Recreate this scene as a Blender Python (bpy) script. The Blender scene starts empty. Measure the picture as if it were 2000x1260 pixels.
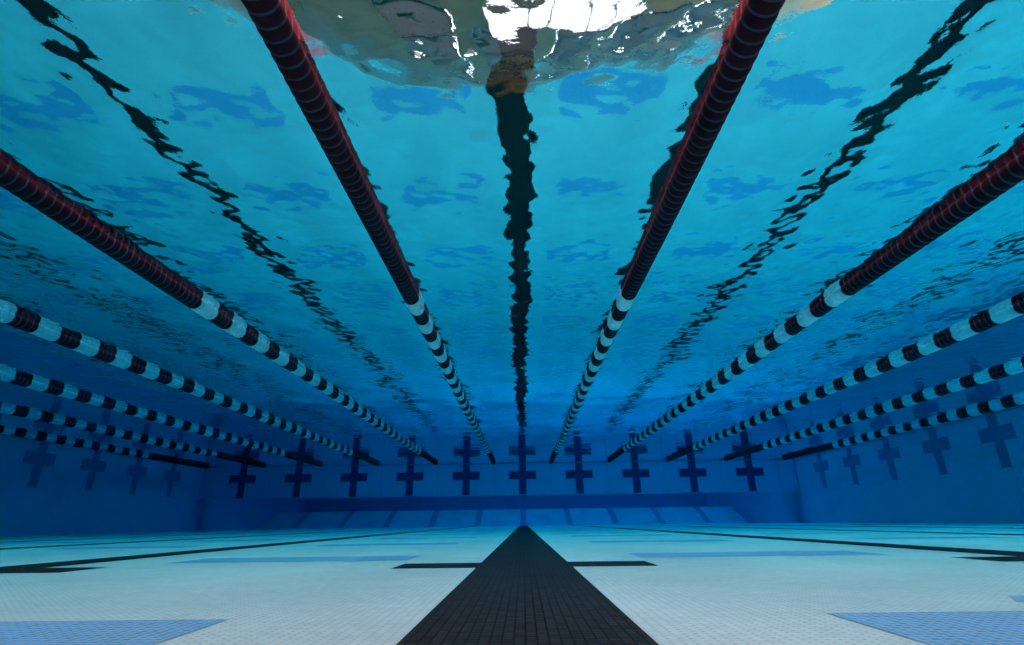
import bpy, bmesh, math, random
import numpy as np
from mathutils import Matrix, Vector

# ------------------------------------------------------------------ camera
SC = bpy.context.scene
COL = SC.collection
CAM_Z = 0.165
F_PX, PITCH, YAW, ROLL = 1040.0, 0.3587, 0.0156, 0.0129
def cam_rot():
    cy, sy = math.cos(YAW), math.sin(YAW)
    cp, sp = math.cos(PITCH), math.sin(PITCH)
    cr, sr = math.cos(ROLL), math.sin(ROLL)
    Ry = Matrix(((cy, 0, sy), (0, 1, 0), (-sy, 0, cy)))
    Rp = Matrix(((1, 0, 0), (0, cp, -sp), (0, sp, cp)))
    Rr = Matrix(((cr, -sr, 0), (sr, cr, 0), (0, 0, 1)))
    R = Rr @ Rp @ Ry                       # (right, up, forward) world -> camera
    w = lambda r: Vector((r[0], r[2], r[1]))
    right, up, fwd = w(R[0]), w(R[1]), w(R[2])
    m = Matrix.Identity(4)
    for i in range(3):
        m[i][0], m[i][1], m[i][2] = right[i], up[i], -fwd[i]
    m[2][3] = CAM_Z
    return m
cam = bpy.data.objects.new('camera', bpy.data.cameras.new('camera'))
COL.objects.link(cam)
cam.data.sensor_width = 36.0
cam.data.lens = 36.0 * F_PX / 2000.0
cam.data.clip_start = 0.02
cam.data.clip_end = 500
cam.matrix_world = cam_rot()
SC.camera = cam

# ------------------------------------------------------------------ world, exposure, engine
W = bpy.data.worlds.new('World')
SC.world = W
W.use_nodes = True
nt = W.node_tree
sky = nt.nodes.new('ShaderNodeTexSky')
sky.sky_type = 'NISHITA'
sky.sun_disc = False
sky.sun_elevation = math.radians(40)
bg = nt.nodes['Background']
nt.links.new(sky.outputs[0], bg.inputs[0])
bg.inputs[1].default_value = 0.05
SC.render.engine = 'CYCLES'
SC.view_settings.view_transform = 'Standard'
SC.view_settings.look = 'None'
SC.view_settings.exposure = 0.06
SC.view_settings.gamma = 1.0
SC.view_settings.use_curve_mapping = False
cy = SC.cycles
cy.use_denoising = True
cy.denoiser = 'OPENIMAGEDENOISE'
cy.denoising_input_passes = 'RGB_ALBEDO_NORMAL'
cy.caustics_reflective = True
cy.caustics_refractive = True
cy.blur_glossy = 0.0
cy.max_bounces = 12
cy.diffuse_bounces = 5
cy.glossy_bounces = 6
cy.transmission_bounces = 6
cy.volume_bounces = 1
cy.sample_clamp_direct = 0
cy.sample_clamp_indirect = 12
cy.use_adaptive_sampling = False

# ------------------------------------------------------------------ sizes (metres; camera at x=0, y=0, looking along +y)
L = 2.27                       # lane width
XL, XR = -13.05, 10.92         # side walls
Y0, YB, YE = -0.25, 22.2, 33.5 # near wall, bulkhead face, far wall
LIP = 27.9                     # where the flat floor meets the upslope
ZS = 2.405                     # water surface
ZD = 2.62                      # deck
ZB = CAM_Z + 1.02              # bottom of the bulkhead
LW = 0.385                     # lane line width on the floor
CROSS = 1.93                   # spacing of the cross course
CROSS0 = 1.02

LAMP_POWER = 11.0
LAMP_COLOR = (1.15, 0.355, 0.355)
WAVE_SLOPE = .013

# ------------------------------------------------------------------ helpers
def new_obj(name, me, parent=None):
    o = bpy.data.objects.new(name, me)
    COL.objects.link(o)
    if parent:
        o.parent = parent
    return o
def empty(name, loc=(0, 0, 0)):
    o = bpy.data.objects.new(name, None)
    COL.objects.link(o)
    o.location = loc
    o.empty_display_size = 0.2
    return o
def tag(o, label=None, cat=None, group=None, kind=None):
    if label: o['label'] = label
    if cat: o['category'] = cat
    if group: o['group'] = group
    if kind: o['kind'] = kind
    return o
def box_bm(bm, x0, x1, y0, y1, z0, z1, mat=0):
    v = [bm.verts.new(p) for p in ((x0, y0, z0), (x1, y0, z0), (x1, y1, z0), (x0, y1, z0),
                                   (x0, y0, z1), (x1, y0, z1), (x1, y1, z1), (x0, y1, z1))]
    for f in ((3, 2, 1, 0), (4, 5, 6, 7), (0, 1, 5, 4), (1, 2, 6, 5), (2, 3, 7, 6), (3, 0, 4, 7)):
        fc = bm.faces.new([v[i] for i in f]); fc.material_index = mat
def mesh_obj(name, bm, mats, parent=None, bevel=0):
    me = bpy.data.meshes.new(name)
    bmesh.ops.recalc_face_normals(bm, faces=bm.faces[:])
    bm.to_mesh(me); bm.free()
    for m in (mats if isinstance(mats, (list, tuple)) else [mats]):
        me.materials.append(m)
    o = new_obj(name, me, parent)
    if bevel:
        b = o.modifiers.new('bevel', 'BEVEL'); b.width = bevel; b.segments = 2
    return o
def box_obj(name, dims, mat, parent=None, bevel=0):
    bm = bmesh.new(); box_bm(bm, *dims)
    return mesh_obj(name, bm, mat, parent, bevel)

# ------------------------------------------------------------------ materials
class NT:
    def __init__(self, name):
        self.m = bpy.data.materials.new(name); self.m.use_nodes = True
        self.t = self.m.node_tree; self.b = self.t.nodes['Principled BSDF']
        self.out = self.t.nodes['Material Output']
        self.b.inputs['IOR'].default_value = 1.13      # plastic and tile against water, not air
    def n(self, typ, **kw):
        x = self.t.nodes.new(typ)
        for k, v in kw.items(): setattr(x, k, v)
        return x
    def l(self, a, b): self.t.links.new(a, b)
    def math(self, op, a, b=None, c=None):
        x = self.n('ShaderNodeMath', operation=op)
        for i, v in enumerate((a, b, c)):
            if v is None: continue
            if isinstance(v, (int, float)): x.inputs[i].default_value = v
            else: self.l(v, x.inputs[i])
        return x.outputs[0]
    def pos(self):
        g = self.n('ShaderNodeNewGeometry'); s = self.n('ShaderNodeSeparateXYZ')
        self.l(g.outputs['Position'], s.inputs[0]); return g.outputs['Position'], s.outputs
    def noise(self, vec, scale, detail=3, rough=.5):
        x = self.n('ShaderNodeTexNoise'); x.inputs['Scale'].default_value = scale
        x.inputs['Detail'].default_value = detail; x.inputs['Roughness'].default_value = rough
        self.l(vec, x.inputs['Vector']); return x.outputs[0]
    def ramp(self, fac, stops):
        r = self.n('ShaderNodeValToRGB'); e = r.color_ramp.elements
        while len(e) < len(stops): e.new(0.5)
        for i, (p, c) in enumerate(stops):
            e[i].position = p; e[i].color = (*c, 1)
        self.l(fac, r.inputs[0]); return r.outputs[0]
    def mix(self, fac, a, b, blend='MIX'):
        x = self.n('ShaderNodeMix', data_type='RGBA', blend_type=blend)
        if isinstance(fac, (int, float)): x.inputs[0].default_value = fac
        else: self.l(fac, x.inputs[0])
        for i, v in ((6, a), (7, b)):
            if isinstance(v, tuple): x.inputs[i].default_value = (*v, 1)
            else: self.l(v, x.inputs[i])
        return x.outputs[2]
    def bump(self, h, strength, dist):
        x = self.n('ShaderNodeBump'); x.inputs['Strength'].default_value = strength
        x.inputs['Distance'].default_value = dist; self.l(h, x.inputs['Height'])
        self.l(x.outputs[0], self.b.inputs['Normal'])

def mosaic(name, col, grout, size=0.0175, joint=0.12, axes=(0, 1), var=.06, rough=.45, stain=.12, dimple=True, bump=.6, mode='grid'):
    """small square pool tiles laid on a world grid"""
    s = NT(name); P, xyz = s.pos()
    fr = []
    for a in axes:
        q = s.math('MULTIPLY', xyz[a], 1 / size)
        d = s.math('ABSOLUTE', s.math('SUBTRACT', s.math('FRACT', q), .5))   # 0 centre .. .5 joint
        fr.append(d)
    e = fr[0] if mode == 'groove' else s.math('MINIMUM' if mode == 'dot' else 'MAXIMUM', fr[0], fr[1])
    j = s.n('ShaderNodeMapRange'); j.inputs[1].default_value = .5 - joint; j.inputs[2].default_value = .5 - joint * .4
    s.l(e, j.inputs[0])
    fl = s.n('ShaderNodeVectorMath', operation='SCALE'); fl.inputs['Scale'].default_value = 1 / size; s.l(P, fl.inputs[0])
    fl2 = s.n('ShaderNodeVectorMath', operation='FLOOR'); s.l(fl.outputs[0], fl2.inputs[0])
    wn = s.n('ShaderNodeTexWhiteNoise', noise_dimensions='3D'); s.l(fl2.outputs[0], wn.inputs['Vector'])
    dark = tuple(c * (1 - var) for c in col); lite = tuple(min(1, c * (1 + var)) for c in col)
    base = s.mix(wn.outputs[0], dark, lite)
    st = s.noise(P, 1.1, 5, .6)
    stf = s.ramp(st, [(.35, (1 - stain, 1 - stain * .9, 1 - stain * .85)), (.65, (1, 1, 1))])
    base = s.mix(1.0, base, stf, 'MULTIPLY')
    c = s.mix(j.outputs[0], base, grout)
    s.l(c, s.b.inputs['Base Color'])
    s.b.inputs['Roughness'].default_value = rough
    h = s.math('SUBTRACT', 1.0, j.outputs[0])
    s.bump(h, bump, 0.0012)
    return s.m

def plain(name, col, rough=.5, var=.1, scale=6, bump=0):
    s = NT(name); P, xyz = s.pos()
    nz = s.noise(P, scale, 4)
    s.l(s.ramp(nz, [(.3, tuple(c * (1 - var) for c in col)), (.7, tuple(min(1, c * (1 + var)) for c in col))]), s.b.inputs['Base Color'])
    s.b.inputs['Roughness'].default_value = rough
    if bump: s.bump(nz, bump, .01)
    return s.m

M = {}
M['floor'] = mosaic('white_floor_mosaic', (.86, .76, .72), (.50, .47, .47), joint=.2, mode='dot', var=.05, stain=.2)
M['line'] = mosaic('black_line_mosaic', (.052, .040, .036), (.010, .008, .008), var=.35, stain=.3, rough=.4, joint=.12, bump=.3)
M['line'].node_tree.nodes['Principled BSDF'].inputs['Specular IOR Level'].default_value = .08
M['blue'] = mosaic('blue_mosaic', (.18, .37, .66), (.46, .54, .64), var=.15, joint=.2)
M['slope'] = mosaic('hazed_slope_line_mosaic', (.30, .40, .50), (.27, .36, .46), var=.1)  # lane line paled by underwater haze put into its colour
M['wall'] = mosaic('pool_wall_tile', (.44, .51, .59), (.36, .43, .51), size=.15, joint=.02, axes=(1, 2), var=.03, dimple=False, bump=.3)
M['cross'] = mosaic('blue_hazed_target_tile', (.12, .22, .37), (.11, .20, .33), size=.05, joint=.05, axes=(1, 2), var=.2)  # dark tile with the water's haze mixed into its blue
M['crossb'] = mosaic('navy_hazed_target_tile_bulkhead', (.022, .07, .17), (.02, .06, .14), size=.05, joint=.05, axes=(0, 2), var=.2)  # navy tile, its blue partly the haze of the water between
M['endwall'] = mosaic('pool_end_tile', (.44, .51, .59), (.36, .43, .51), size=.15, joint=.02, axes=(0, 2), var=.03, bump=.3)
def bulkhead_mat():
    s = NT('bulkhead_panel'); P, xyz = s.pos()
    q = s.math('MULTIPLY', s.math('ADD', xyz[0], L / 2), 1 / L)
    d = s.math('ABSOLUTE', s.math('SUBTRACT', s.math('FRACT', s.math('ADD', q, .5)), .5))
    seam = s.math('LESS_THAN', d, .007)
    nz = s.noise(P, .8, 5, .6)
    base = s.ramp(nz, [(.3, (.42, .50, .59)), (.7, (.50, .58, .66))])
    s.l(s.mix(seam, base, (.34, .42, .52)), s.b.inputs['Base Color'])
    s.b.inputs['Roughness'].default_value = .4
    return s.m
M['bulk'] = bulkhead_mat()
M['waterline_mat'] = plain('blue_waterline_strip', (.20, .27, .36), .5)
def float_mat(name, col, rough, trans):
    s = NT(name); P, xyz = s.pos()
    nz = s.noise(P, 30, 3)
    s.l(s.ramp(nz, [(.3, tuple(c * .8 for c in col)), (.7, tuple(min(1, c * 1.1) for c in col))]), s.b.inputs['Base Color'])
    s.b.inputs['Roughness'].default_value = rough
    if trans:
        t = s.n('ShaderNodeBsdfTranslucent'); t.inputs[0].default_value = (*col, 1)
        mx = s.n('ShaderNodeMixShader'); mx.inputs[0].default_value = trans
        s.l(s.b.outputs[0], mx.inputs[1]); s.l(t.outputs[0], mx.inputs[2]); s.l(mx.outputs[0], s.out.inputs['Surface'])
    return s.m
M['maroon'] = float_mat('maroon_float_plastic', (.29, .011, .017), .45, 0)
M['maroon_lit_rim'] = float_mat('maroon_float_lit_rim', (.45, .10, .13), .5, 0)  # lighter than the body: light caught on the rim, put into colour
M['white'] = float_mat('white_float_plastic', (.94, .94, .93), .35, .55)
M['white_rim'] = float_mat('white_float_rim', (.90, .90, .89), .35, .5)
M['steel'] = plain('steel_cable', (.35, .35, .35), .35)
M['steel'].node_tree.nodes['Principled BSDF'].inputs['Metallic'].default_value = 1
M['deck'] = plain('deck_tile', (.42, .38, .33), .6, .1, 2)
M['hall'] = plain('brown_hall_wall', (.70, .47, .22), .7, .25, .35)
M['hall2'] = plain('hall_ceiling_board', (.55, .37, .18), .7, .2, .5)
M['housing'] = plain('lamp_housing', (.5, .5, .48), .5)
def lamp_mat(name='added_lamp_diffuser', k=1.0):
    s = NT(name)
    e = s.n('ShaderNodeEmission'); e.inputs[0].default_value = (*LAMP_COLOR, 1); e.inputs[1].default_value = k * LAMP_POWER / .42
    s.l(e.outputs[0], s.out.inputs['Surface']); return s.m
M['lamp'] = lamp_mat()
M['soft'] = lamp_mat('frosted_lamp_diffuser', .15)
M['bulb'] = lamp_mat('pendant_bulb', .4)

def water_mat():
    s = NT('pool_water')
    g = s.n('ShaderNodeBsdfGlass'); g.inputs['IOR'].default_value = 1.40; g.inputs['Roughness'].default_value = 0
    g.inputs['Color'].default_value = (1, 1, 1, 1)
    P, xyz = s.pos()
    bp = s.n('ShaderNodeBump'); bp.inputs['Strength'].default_value = 1.0; bp.inputs['Distance'].default_value = .00022
    s.l(s.noise(P, 26, 2, .6), bp.inputs['Height']); s.l(bp.outputs[0], g.inputs['Normal'])
    s.l(g.outputs[0], s.out.inputs['Surface'])
    v = s.n('ShaderNodeVolumeAbsorption')
    sig = (.46, .042, .0012); d = .47
    v.inputs['Density'].default_value = d
    v.inputs['Color'].default_value = (*[1 - x / d for x in sig], 1)
    s.l(v.outputs[0], s.out.inputs['Volume'])
    return s.m
M['water'] = water_mat()

# ------------------------------------------------------------------ setting: floor
def sheet(name, pts, mat, parent=None):
    bm = bmesh.new(); bm.faces.new([bm.verts.new(p) for p in pts])
    o = mesh_obj(name, bm, mat, parent)
    if o.data.polygons[0].normal.z < 0 or abs(o.data.polygons[0].normal.z) < 1e-6: o.data.flip_normals()
    if o.data.polygons[0].normal.z < 0: o.data.flip_normals()
    return o
# one profile from near wall to far wall: shallow floor, drop, pit, upslope, shelf
PROF = [(Y0 - .3, 0), (LIP, 0), (29.8, .80), (YE + .3, .82)]
bm = bmesh.new()
prev = None
for y, z in PROF:
    cur = [bm.verts.new((XL - .2, y, z)), bm.verts.new((XR + .2, y, z))]
    if prev: bm.faces.new((prev[0], prev[1], cur[1], cur[0]))
    prev = cur
floor = mesh_obj('pool_floor', bm, M['floor'])
floor.data.flip_normals() if floor.data.polygons[0].normal.z < 0 else None
tag(floor, kind='structure')
floor['label'] = 'white mosaic pool floor with black lane lines'
TB0, TB1 = 2.27, 2.54
for k in range(-5, 5):
    x = k * L
    LW = .375 if k == 0 else .29
    TH = .52 if k == 0 else .44
    bm = bmesh.new()
    pts = [(x - LW / 2, Y0, .0012), (x + LW / 2, Y0, .0012), (x + LW / 2, LIP - .01, .0012), (x - LW / 2, LIP - .01, .0012)]
    bm.faces.new([bm.verts.new(p) for p in pts])
    for s in (-1, 1):
        a, b = x + s * LW / 2, x + s * TH
        bm.faces.new([bm.verts.new(p) for p in ((a, TB0, .0012), (b, TB0, .0012), (b, TB1, .0012), (a, TB1, .0012))])
    for f in bm.faces:
        f.normal_update()
        if f.normal.z < 0: f.normal_flip()
    me = bpy.data.meshes.new('lane_line'); bm.to_mesh(me); bm.free(); me.materials.append(M['line'])
    new_obj('lane_line', me, floor)
    # the line going up the far slope
    sl = .80 / (29.8 - LIP)
    ya, yb = LIP + .02, 29.78
    za, zb = (ya - LIP) * sl + .006, (yb - LIP) * sl + .006
    sheet('slope_line', [(x - .15, ya, za), (x + .15, ya, za), (x + .15, yb, zb), (x - .15, yb, zb)], M['slope'], floor)
for j in range(0, 14):
    yc = CROSS0 + j * CROSS
    ya, yb = (yc - .30, yc + .10) if j == 0 else (yc - .19, yc + .19)
    for k in range(-6, 5):
        xa, xb = k * L + .555, (k + 1) * L - .555
        xa, xb = max(xa, XL + .1), min(xb, XR - .1)
        if xb - xa < .3: continue
        sheet('blue_cross_mark', [(xa, ya, .0012), (xb, ya, .0012), (xb, yb, .0012), (xa, yb, .0012)], M['blue'], floor)

sheet('blue_cross_mark', [(1.0, 1.235, .0012), (1.72, 1.235, .0012), (1.72, 1.325, .0012), (1.06, 1.325, .0012)], M['blue'], floor)

# ------------------------------------------------------------------ pool walls, bulkhead
def target(parent, axis, c, face, bottom, dir_, mat, bar_w, bar_h, st_w):
    """dark cross tiled on a wall: a stripe and a crossbar, one mesh, 3 mm proud"""
    bm = bmesh.new()
    bar_z = ZS - .47
    def add(a0, a1, z0, z1):
        t = .003
        if axis == 'x': box_bm(bm, a0, a1, min(face, face + dir_ * t), max(face, face + dir_ * t), z0, z1)
        else: box_bm(bm, min(face, face + dir_ * t), max(face, face + dir_ * t), a0, a1, z0, z1)
    add(c - st_w / 2, c + st_w / 2, bottom, bar_z - bar_h / 2)
    add(c - bar_w / 2, c + bar_w / 2, bar_z - bar_h / 2, bar_z + bar_h / 2)
    add(c - st_w / 2, c + st_w / 2, bar_z + bar_h / 2, ZS + .06)
    return mesh_obj('target_cross', bm, mat, parent)

bulk = empty('bulkhead', (0, YB, ZB))
inv = Matrix.Translation((0, -YB, -ZB))
def under(o, p):
    o.parent = p
    o.matrix_parent_inverse = Matrix.Translation(p.location).inverted()
under(box_obj('panel', (XL + .004, XR - .03, YB, YB + .8, ZB, ZS + .35), M['bulk']), bulk)
for k in range(-5, 5):
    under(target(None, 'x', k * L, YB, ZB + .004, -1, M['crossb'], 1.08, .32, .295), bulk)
under(box_obj('waterline_strip', (XL + .006, XR - .034, YB - .012, YB, ZS - .02, ZS + .02), M['waterline_mat']), bulk)  # strip added to draw the waterline across the bulkhead
tag(bulk, 'pale bulkhead panel across the far end with a row of dark crosses', 'bulkhead')

def side_wall(name, x, d, label):
    w = empty(name, (x, 0, 0))
    x0, x1 = (x - .4, x) if d > 0 else (x, x + .4)
    under(box_obj('wall_face', (x0, x1, Y0 - .4, YE + .4, -1.6, ZD - .02), M['wall']), w)
    for j in range(1, 11):
        under(target(None, 'y', CROSS0 + j * CROSS, x, ZB, d, M['cross'], .98, .33, .28), w)
    s0, s1 = (x, x + .03) if d > 0 else (x - .03, x)
    under(box_obj('side_waterline_strip', (s0, s1, Y0, YB - .02, ZS - .02, ZS + .04), M['waterline_mat']), w)  # added strip that draws the waterline along the wall
    return tag(w, label, 'pool wall')
side_wall('pool_wall', XL, 1, 'dim side wall of the pool on the left with faint crosses')
side_wall('pool_wall', XR, -1, 'brighter side wall of the pool on the right with a row of crosses')
tag(box_obj('pool_wall', (XL, XR, Y0 - .4, Y0, -.4, ZD - .02), M['endwall']),
    'near end wall of the pool close behind the viewer', 'pool wall')
tag(box_obj('pool_wall', (XL, XR, YE, YE + .4, -.4, ZD - .02), M['endwall']),
    'dark far end wall of the pool seen under the bulkhead', 'pool wall')

# ------------------------------------------------------------------ water: one closed body with a rippled top
rng = np.random.default_rng(11)
NF, TILE = 2048, 32.768
kx = np.fft.fftfreq(NF, TILE / NF) * 2 * np.pi
KX, KY = np.meshgrid(kx, kx, indexing='ij')
K = np.sqrt(KX ** 2 + KY ** 2); K[0, 0] = 1
klo, khi = 2 * np.pi / .30, 2 * np.pi / .045
amp = K ** -2.0 * (1 / (1 + (klo / K) ** 4)) * np.exp(-(K / khi) ** 2)
amp[0, 0] = 0
spec = amp * (rng.normal(size=K.shape) + 1j * rng.normal(size=K.shape))
H = np.real(np.fft.ifft2(spec))
gx = np.gradient(H, TILE / NF, axis=0)
H *= WAVE_SLOPE / gx.std()
klo, khi = 2 * np.pi / 1.5, 2 * np.pi / .5
amp2 = K ** -2.0 * (1 / (1 + (klo / K) ** 4)) * np.exp(-(K / khi) ** 2); amp2[0, 0] = 0
H2 = np.real(np.fft.ifft2(amp2 * (rng.normal(size=K.shape) + 1j * rng.normal(size=K.shape))))
H += H2 * .006 / np.gradient(H2, TILE / NF, axis=0).std()
def wave(x, y):
    u = (x / TILE * NF) % NF; v = (y / TILE * NF) % NF
    i, j = np.floor(u).astype(int), np.floor(v).astype(int); a, b = u - i, v - j
    i %= NF; j %= NF; i2, j2 = (i + 1) % NF, (j + 1) % NF
    return (H[i, j] * (1 - a) * (1 - b) + H[i2, j] * a * (1 - b) + H[i, j2] * (1 - a) * b + H[i2, j2] * a * b)
xs = np.arange(XL - .1, XR + .1 + .02, .026)
ys = np.concatenate([np.arange(Y0 - .1, 9, .022), np.arange(9, YB + 1.5, .04), np.arange(YB + 1.8, YE + .1, .3)])
nx, ny = len(xs), len(ys)
GX, GY = np.meshgrid(xs, ys, indexing='ij')
GZ = ZS + wave(GX + 40, GY + 7)
top = np.stack([GX, GY, GZ], -1).reshape(-1, 3)
ring = [i * ny for i in range(nx)] + [(nx - 1) * ny + j for j in range(1, ny)] + \
       [i * ny + ny - 1 for i in range(nx - 2, -1, -1)] + [j for j in range(ny - 2, 0, -1)]
low = top[ring].copy(); low[:, 2] = -1.5
verts = np.concatenate([top, low])
i, j = np.meshgrid(np.arange(nx - 1), np.arange(ny - 1), indexing='ij')
a = (i * ny + j).ravel(); q = np.stack([a, a + ny, a + ny + 1, a + 1], -1)
nr = len(ring); nt_ = len(top)
side = np.array([[ring[r], nt_ + r, nt_ + (r + 1) % nr, ring[(r + 1) % nr]] for r in range(nr)])
side = side[:, ::1]
quads = np.concatenate([q, side])
loops = np.concatenate([quads.ravel(), np.arange(nt_ + nr - 1, nt_ - 1, -1)])
starts = np.concatenate([np.arange(len(quads)) * 4, [len(quads) * 4]])
me = bpy.data.meshes.new('water')
me.vertices.add(len(verts)); me.vertices.foreach_set('co', verts.astype(np.float32).ravel())
me.loops.add(len(loops)); me.loops.foreach_set('vertex_index', loops.astype(np.int32))
me.polygons.add(len(starts)); me.polygons.foreach_set('loop_start', starts.astype(np.int32))
sm = np.ones(len(starts), bool); sm[len(q):] = False
me.update(calc_edges=True)
me.polygons.foreach_set('use_smooth', sm)
me.update(); me.validate()
me.materials.append(M['water'])
water = new_obj('water', me)
tag(water, 'rippled blue pool water seen from below', kind='structure')

# ------------------------------------------------------------------ lane ropes
R_ROPE = .080
PITCH_F = .075
def float_band_mesh(name, n, length, mats):
    """n ribbed barrel floats on one axis (along y from 0 to length); slot 1 is the thin rim where two floats meet"""
    prof = []
    p = length / n
    for f in range(n):
        y = f * p
        for t, r, m in ((.00, .86, 1), (.05, .92, 1), (.09, .945, 0), (.20, .98, 0), (.35, .992, 0), (.5, 1.0, 0), (.65, .992, 0), (.80, .98, 0), (.91, .945, 1), (.95, .92, 1)):
            prof.append((y + t * p, r * R_ROPE, m))
    prof.append((length, .86 * R_ROPE, 1))
    seg = 24
    bm = bmesh.new(); rings = []
    for y, r, m in prof:
        rings.append([bm.verts.new((r * math.cos(2 * math.pi * s / seg), y, r * math.sin(2 * math.pi * s / seg))) for s in range(seg)])
    for ri in range(len(rings) - 1):
        for s in range(seg):
            f = bm.faces.new((rings[ri][s], rings[ri + 1][s], rings[ri + 1][(s + 1) % seg], rings[ri][(s + 1) % seg]))
            f.material_index = prof[ri][2]; f.smooth = True
    bm.faces.new(rings[0]); bm.faces.new(rings[-1][::-1])
    bmesh.ops.recalc_face_normals(bm, faces=bm.faces[:])
    me = bpy.data.meshes.new(name); bm.to_mesh(me); bm.free()
    for m in mats: me.materials.append(m)
    return me
dm, wm = (M['maroon'], M['maroon_lit_rim']), (M['white'], M['white_rim'])
ME_DARK = float_band_mesh('maroon_float_band', 4, .30, dm)
ME_WHITE = float_band_mesh('white_float_band', 4, .30, wm)
ME_SECT = float_band_mesh('maroon_float_section', 8, .60, dm)
T1, BAND = 5.10, .3125
ZR = CAM_Z + 2.207
def sway(idx, y):
    """slow sideways drift of a slack rope"""
    ph = idx * 1.7
    return ROPE_OFF.get(idx, lambda y: 0)(y) + .012 * math.sin(y * .45 + ph)
ROPE_OFF = {}
ORD = ['first', 'second', 'third', 'fourth', 'fifth', 'sixth']
def place(me, name, parent, idx, y0, y1):
    k = idx
    xa, xb = k * L + sway(k, y0), k * L + sway(k, y1)
    za, zb = ZR + .006 * math.sin(y0 * 1.1 + k), ZR + .006 * math.sin(y1 * 1.1 + k)
    o = new_obj(name, me, parent)
    d = Vector((xb - xa, y1 - y0, zb - za))
    rot = Vector((0, 1, 0)).rotation_difference(d)
    o.rotation_mode = 'QUATERNION'; o.rotation_quaternion = rot
    o.location = Vector((xa, y0, za)) - parent.location
    o.scale = (1, d.length / ME_LEN[me.name], 1)
    return o
ME_LEN = {ME_DARK.name: .30, ME_WHITE.name: .30, ME_SECT.name: .60}
def rope(idx, label):
    r = empty('lane_rope', (idx * L, Y0, ZR))
    tag(r, label, 'lane rope', 'lane ropes floating on the water')
    y = T1
    while y - .6 > Y0 + .02:
        place(ME_SECT, 'maroon_float_section', r, idx, y - .6, y); y -= .6
    y = T1
    for n in range(41):
        if n % 2 == 0: place(ME_WHITE, 'white_float_band', r, idx, y, y + BAND)
        else: place(ME_DARK, 'maroon_float_band', r, idx, y, y + BAND)
        y += BAND
    while y + .6 < YB - .1:
        place(ME_SECT, 'maroon_float_section', r, idx, y, y + .6); y += .6
    # steel cable to the wall at both ends
    for ya, yb in ((Y0 + .01, Y0 + .3), (y - .05, YB - .012)):
        bm = bmesh.new()
        bmesh.ops.create_cone(bm, cap_ends=True, segments=10, radius1=.012, radius2=.012, depth=yb - ya,
                              matrix=Matrix.Translation((idx * L + sway(idx, ya), (ya + yb) / 2, ZR)) @ Matrix.Rotation(math.pi / 2, 4, 'X'))
        under(mesh_obj('cable', bm, M['steel']), r)
for n in range(1, 7):
    rope(-(n - .5), f'{ORD[n-1]} lane rope to the left of the black centre line, maroon and white floats')
for n in range(1, 6):
    rope(n - .5, f'{ORD[n-1]} lane rope to the right of the black centre line, maroon and white floats')

# ------------------------------------------------------------------ the hall above
HX0, HX1, HY0, HY1, HZ = XL - 6, XR + 6, -9.0, YE + 8, 9.6
def deck_piece(name, d): return tag(box_obj(name, d, M['deck']), kind='structure')
deck_piece('deck', (HX0, XL, HY0, HY1, ZD - .018, ZD))
deck_piece('deck', (XR, HX1, HY0, HY1, ZD - .018, ZD))
deck_piece('deck', (XL, XR, HY0, Y0, ZD - .018, ZD))
deck_piece('deck', (XL, XR, YE, HY1, ZD - .018, ZD))
tag(box_obj('hall_wall', (HX0, HX1, HY1, HY1 + .3, ZD, HZ), M['hall']), 'brown hall wall above the water beyond the far end', 'wall')
tag(box_obj('hall_wall', (HX0, HX1, HY0 - .3, HY0, ZD, HZ), M['hall']), 'brown hall wall above the near end behind the viewer', 'wall')
tag(box_obj('hall_wall', (HX0 - .3, HX0, HY0, HY1, ZD, HZ), M['hall']), 'brown hall wall above the left side of the pool', 'wall')
tag(box_obj('hall_wall', (HX1, HX1 + .3, HY0, HY1, ZD, HZ), M['hall']), 'brown hall wall above the right side of the pool', 'wall')
tag(box_obj('ceiling', (HX0, HX1, HY0, HY1, HZ, HZ + .2), M['hall2']), 'dark brown hall ceiling seen through the surface', 'ceiling')
M['louvre'] = plain('dark_louvre', (.03, .03, .03), .6)
def lamp(x, y, sx, sy, label, group=None, louvre=False):
    r = empty('ceiling_lamp', (x, y, HZ))
    z1 = HZ - .25
    bm = bmesh.new()
    t = .06
    box_bm(bm, x - sx / 2, x + sx / 2, y - sy / 2, y + sy / 2, z1 + .06, HZ - .002)
    for (a0, a1, b0, b1) in ((x - sx / 2, x - sx / 2 + t, y - sy / 2, y + sy / 2), (x + sx / 2 - t, x + sx / 2, y - sy / 2, y + sy / 2),
                             (x - sx / 2 + t, x + sx / 2 - t, y - sy / 2, y - sy / 2 + t), (x - sx / 2 + t, x + sx / 2 - t, y + sy / 2 - t, y + sy / 2)):
        box_bm(bm, a0, a1, b0, b1, z1, z1 + .058)
    under(mesh_obj('housing', bm, M['housing']), r)
    under(box_obj('diffuser', (x - sx / 2 + t + .002, x + sx / 2 - t - .002, y - sy / 2 + t + .002, y + sy / 2 - t - .002, z1 + .02, z1 + .055), M['lamp']), r)
    if louvre:      # dark cross slats added to hide the lamp from low angles
        bm = bmesh.new(); n = 7; step = (sy - .14) / n
        for q in range(n + 1):
            yy = y - sy / 2 + .07 + q * step
            box_bm(bm, x - sx / 2 + .07, x + sx / 2 - .07, yy - .008, yy + .008, z1 - .28, z1 + .012)
        under(mesh_obj('louvre', bm, M['louvre']), r)
    tag(r, label, 'ceiling lamp', group)
for y in (-6, -2.4, 1.2, 4.8, 8.4, 12, 15.6, 19.2, 22.0, 25.2, 33):  # lamp rows added to light the pool, laid out for its brightness
    for x in (-3.9, -.3, 3.3, 6.9, 10.5, 14.1):
        if 10 < y < 18 and -1.7 < x < 7: continue
        lamp(x, y, 2.8, 2.4, 'square louvred panel lamp, one of the rows added high over the pool to light it', 'panel lamps in rows added to light the pool', True)
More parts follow.
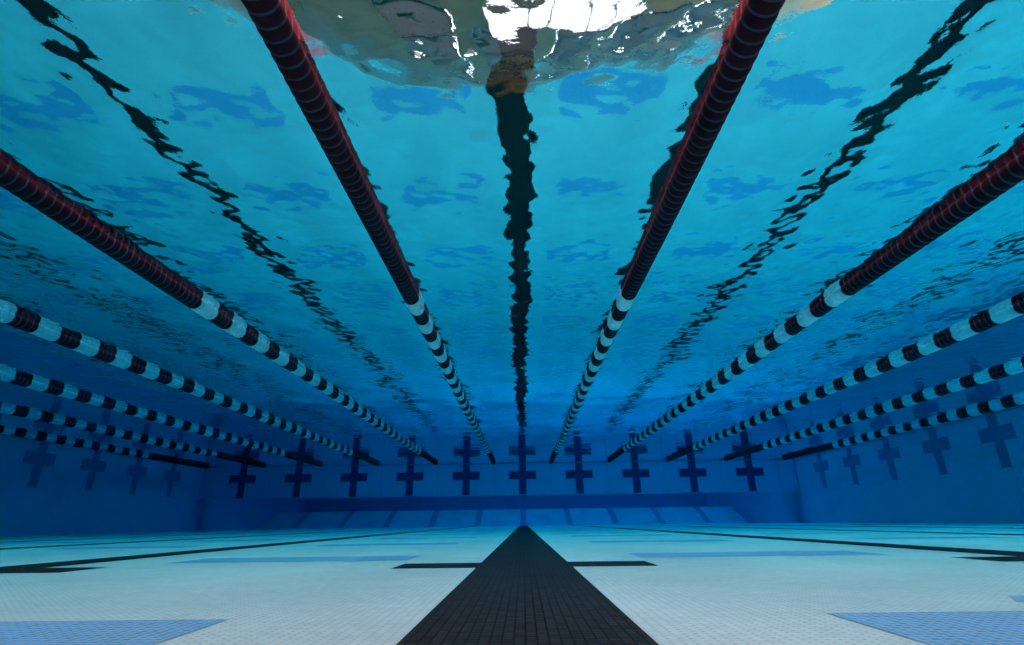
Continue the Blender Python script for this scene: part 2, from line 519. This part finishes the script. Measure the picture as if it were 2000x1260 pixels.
big = empty('ceiling_lamp', (2.1, 15.9, HZ))
bm = bmesh.new(); z1 = HZ - .5
box_bm(bm, -1.1, 5.3, 13.8, 18.0, z1 + .06, HZ - .002)
xq = [-1.1, .55, 1.35, 2.9, 4.0, 5.3]
for q in xq: box_bm(bm, q - .03, q + .03, 13.8, 18.0, z1 - .02, z1 + .058)
under(mesh_obj('housing', bm, M['housing']), big)
for a, b in zip(xq[:-1], xq[1:]):
    under(box_obj('diffuser', (a + .035, b - .035, 13.84, 17.96, z1, z1 + .055), M['soft']), big)
tag(big, 'largest ceiling lamp, a white glare through the water surface at the top centre', 'ceiling lamp')
def spot(x, y, label, w=.34, d=.34):
    w *= .5
    r = empty('pendant_lamp', (x, y, 8.7))
    bm = bmesh.new()
    bmesh.ops.create_cone(bm, cap_ends=True, segments=20, radius1=w * .62, radius2=w * .3, depth=.3, matrix=Matrix.Translation((x, y, 8.87)))
    bmesh.ops.create_cone(bm, cap_ends=True, segments=8, radius1=.015, radius2=.015, depth=HZ - 9.02, matrix=Matrix.Translation((x, y, (HZ + 9.02) / 2)))
    under(mesh_obj('shade', bm, M['housing']), r)
    bm = bmesh.new()
    bmesh.ops.create_uvsphere(bm, u_segments=16, v_segments=10, radius=w * .5, matrix=Matrix.Translation((x, y, 8.70)))
    under(mesh_obj('bulb', bm, M['bulb']), r)
    tag(r, label, 'pendant lamp', 'pendant lamps seen as sparkles')
for x, y, w, label in ((-7.5, 17, .34, 'pendant lamp, the leftmost sparkle through the surface'),
                    (-4.7, 20, .3, 'small pendant lamp, a lone sparkle left of the centre line reflection'),
                    (-2.5, 17, .5, 'bright pendant lamp, the upper of two sparkles left of the glare'),
                    (-2.0, 20, .5, 'bright pendant lamp, the lower of two sparkles left of the glare'),
                    (2.8, 20.3, .4, 'pendant lamp, the sparkle below the white glare'),
                    (5.1, 17, .34, 'pendant lamp, the left of two sparkles near the right inner rope'),
                    (5.8, 16.6, .4, 'pendant lamp, the right of two sparkles near the right inner rope'),
                    (6.9, 14.6, .8, 'large pendant lamp shining beside the right inner rope at the top edge'),
                    (-8.4, 14.6, .7, 'large pendant lamp shining beside the left inner rope at the top edge')):
    spot(x, y, label, w)
